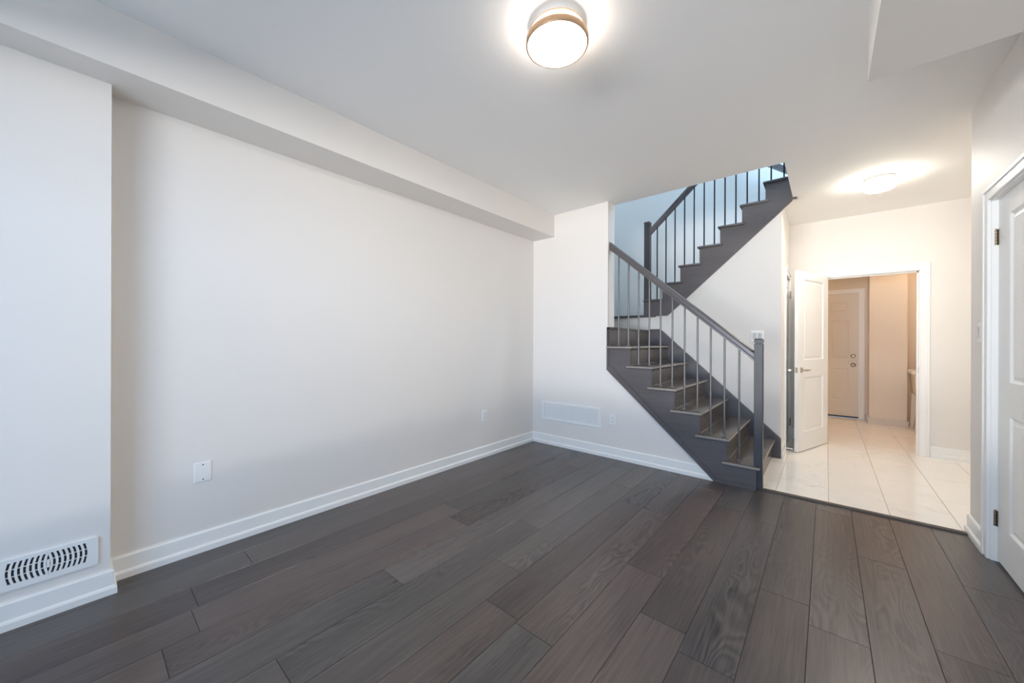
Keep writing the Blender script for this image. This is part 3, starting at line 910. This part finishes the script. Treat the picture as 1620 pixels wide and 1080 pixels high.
for x in (-.215, -.006, .209): link('mullion', BX((x - .003, x + .003, -.0078, -.002, .022, GHt - .022)), M['plastic'], gr)

# ------------------------------------------------------------------ plates on the walls
def plate(bm, w, h, t=.005):
    """bevelled plate in local X(width), Z(height), facing -Y."""
    lo = [bm.verts.new(p) for p in ((-w / 2, 0, -h / 2), (w / 2, 0, -h / 2), (w / 2, 0, h / 2), (-w / 2, 0, h / 2))]
    i = .003
    hi = [bm.verts.new(p) for p in ((-w / 2 + i, -t, -h / 2 + i), (w / 2 - i, -t, -h / 2 + i), (w / 2 - i, -t, h / 2 - i), (-w / 2 + i, -t, h / 2 - i))]
    for k in range(4): bm.faces.new((lo[k], lo[(k + 1) % 4], hi[(k + 1) % 4], hi[k]))
    bm.faces.new(hi); bm.faces.new(lo)

def outlet(loc, rz, label, grp=None):
    root = empty('electrical_outlet', loc, rz); tag(root, label, 'outlet', grp)
    bm = bmesh.new(); plate(bm, .072, .115); link('cover_plate', bm, M['plastic'], root)
    for s in (1, -1):
        bm = bmesh.new(); prism(bm, [(x, z + s * .020) for x, z in rounded(-.017, .017, -.0145, .0145, .009)], 'Y', -.0075, -.004)
        rc = link('receptacle', bm, M['plastic'], root)
        bm = BX((-.0075, -.0055, -.0079, -.007, s * .020 - .002, s * .020 + .007), (.0055, .0075, -.0079, -.007, s * .020 - .002, s * .020 + .006))
        cyl(bm, (0, -.0079, s * .020 - .008), (0, -.007, s * .020 - .008), .0026, seg=10)
        link('slots', bm, M['slot'], rc)
    bm = bmesh.new(); cyl(bm, (0, -.0062, 0), (0, -.004, 0), .0025, seg=10); link('screw', bm, M['nickel'], root)
    return root
outlet((XL, 2.715, .424), R(90), 'white outlet low on the long left wall, near the room corner')
outlet((-1.662, YB, .392), 0, 'white outlet on the back wall between the air grille and the stairs')
bp = empty('blank_wall_plate', (XL, .457, .446), R(90)); tag(bp, 'blank white cover plate with two screws low on the left wall', 'wall plate')
bm = bmesh.new(); plate(bm, .078, .112); link('cover_plate', bm, M['plastic'], bp)
for s in (1, -1):
    bm = bmesh.new(); cyl(bm, (0, -.0062, s * .041), (0, -.004, s * .041), .0034, seg=12); link('screw', bm, M['slot'], bp)

def rocker(loc, rz, n, label):
    root = empty('light_switch', loc, rz); tag(root, label, 'light switch')
    w = .070 + .046 * (n - 1)
    bm = bmesh.new(); plate(bm, w, .115, .006); link('cover_plate', bm, M['plastic'], root)
    for i in range(n):
        cx = (i - (n - 1) / 2) * .046
        bm = bmesh.new(); prism(bm, [(-.0055, -.033), (-.0105, -.033), (-.0075, 0), (-.0115, .033), (-.0055, .033)], 'X', cx - .0165, cx + .0165)
        link('rocker', bm, M['plastic_grey'], root)
    return root
rocker((-.560, YM, 1.253), 0, 2, 'double rocker light switch on the wall beside the newel post')
rocker((XR, 3.440, 1.252), R(-90), 1, 'single light switch on the right wall beside the closet door')
rocker((.478, 7.70, 1.25), R(90 + 180), 1, 'small switch on the side of the laundry room pier')

# ------------------------------------------------------------------ door stop on the tiled floor by the hall's left wall
ds = empty('door_stop', (XH + .012, 4.93, .055)); tag(ds, 'small white spring door stop behind the open hall door', 'door stop')
bm = bmesh.new(); cyl(bm, (0, 0, 0), (.004, 0, 0), .010, .009, 14); link('base', bm, M['nickel'], ds)
bm = bmesh.new(); cyl(bm, (.004, 0, 0), (.058, .004, 0), .0038, .0038, 10); link('spring', bm, M['trim'], ds)
bm = bmesh.new(); cyl(bm, (.058, .004, 0), (.068, .005, 0), .007, .006, 12); link('tip', bm, M['trim'], ds)

# ------------------------------------------------------------------ laundry sink
sk = empty('utility_sink', (1.156, 7.46, 0)); tag(sk, 'freestanding plastic laundry tub on splayed legs, half hidden behind the doorway', 'sink')
bm = bmesh.new()
def rect(hx, hy, z): return [bm.verts.new(p) for p in ((-hx, -hy, z), (hx, -hy, z), (hx, hy, z), (-hx, hy, z))]
rings = [rect(.262, .212, .765), rect(.285, .245, .765), rect(.290, .250, .772), rect(.290, .250, .806), rect(.285, .245, .812), rect(.245, .205, .812), rect(.235, .195, .80), rect(.19, .15, .49)]
for P, Q in zip(rings, rings[1:]):
    for i in range(4): bm.faces.new((P[i], P[(i + 1) % 4], Q[(i + 1) % 4], Q[i]))
bm.faces.new(rings[-1])
oo = [rect(.262, .212, .765), rect(.240, .190, .50), rect(.228, .178, .475)]
for P, Q in zip(oo, oo[1:]):
    for i in range(4): bm.faces.new((P[i], P[(i + 1) % 4], Q[(i + 1) % 4], Q[i]))
bm.faces.new(oo[-1])
bmesh.ops.remove_doubles(bm, verts=bm.verts, dist=1e-5)
link('basin', bm, M['sink'], sk)
for sx in (-1, 1):
    for s_y in (-1, 1):
        bm = bmesh.new()
        def quad(cx, cy, h, z): return [bm.verts.new((cx + a * h, cy + b * h, z)) for a, b in ((-1, -1), (1, -1), (1, 1), (-1, 1))]
        P = quad(sx * .214, s_y * .164, .027, .505); Q = quad(sx * .236, s_y * .205, .017, 0)
        for i in range(4): bm.faces.new((P[i], P[(i + 1) % 4], Q[(i + 1) % 4], Q[i]))
        bm.faces.new(P); bm.faces.new(Q)
        link('leg', bm, M['sink'], sk)
bm = bmesh.new(); cyl(bm, (0, 0, .475), (0, 0, .33), .02, seg=16); cyl(bm, (0, 0, .33), (0, .2, .33), .02, seg=16)
link('drain_pipe', bm, M['plastic'], sk)
bm = bmesh.new(); cyl(bm, (0, .21, .80), (0, .21, .90), .012, seg=14); cyl(bm, (0, .21, .90), (0, .08, .93), .009, seg=14); cyl(bm, (-.05, .225, .83), (.05, .225, .83), .011, seg=14)
link('faucet', bm, M['nickel'], sk)
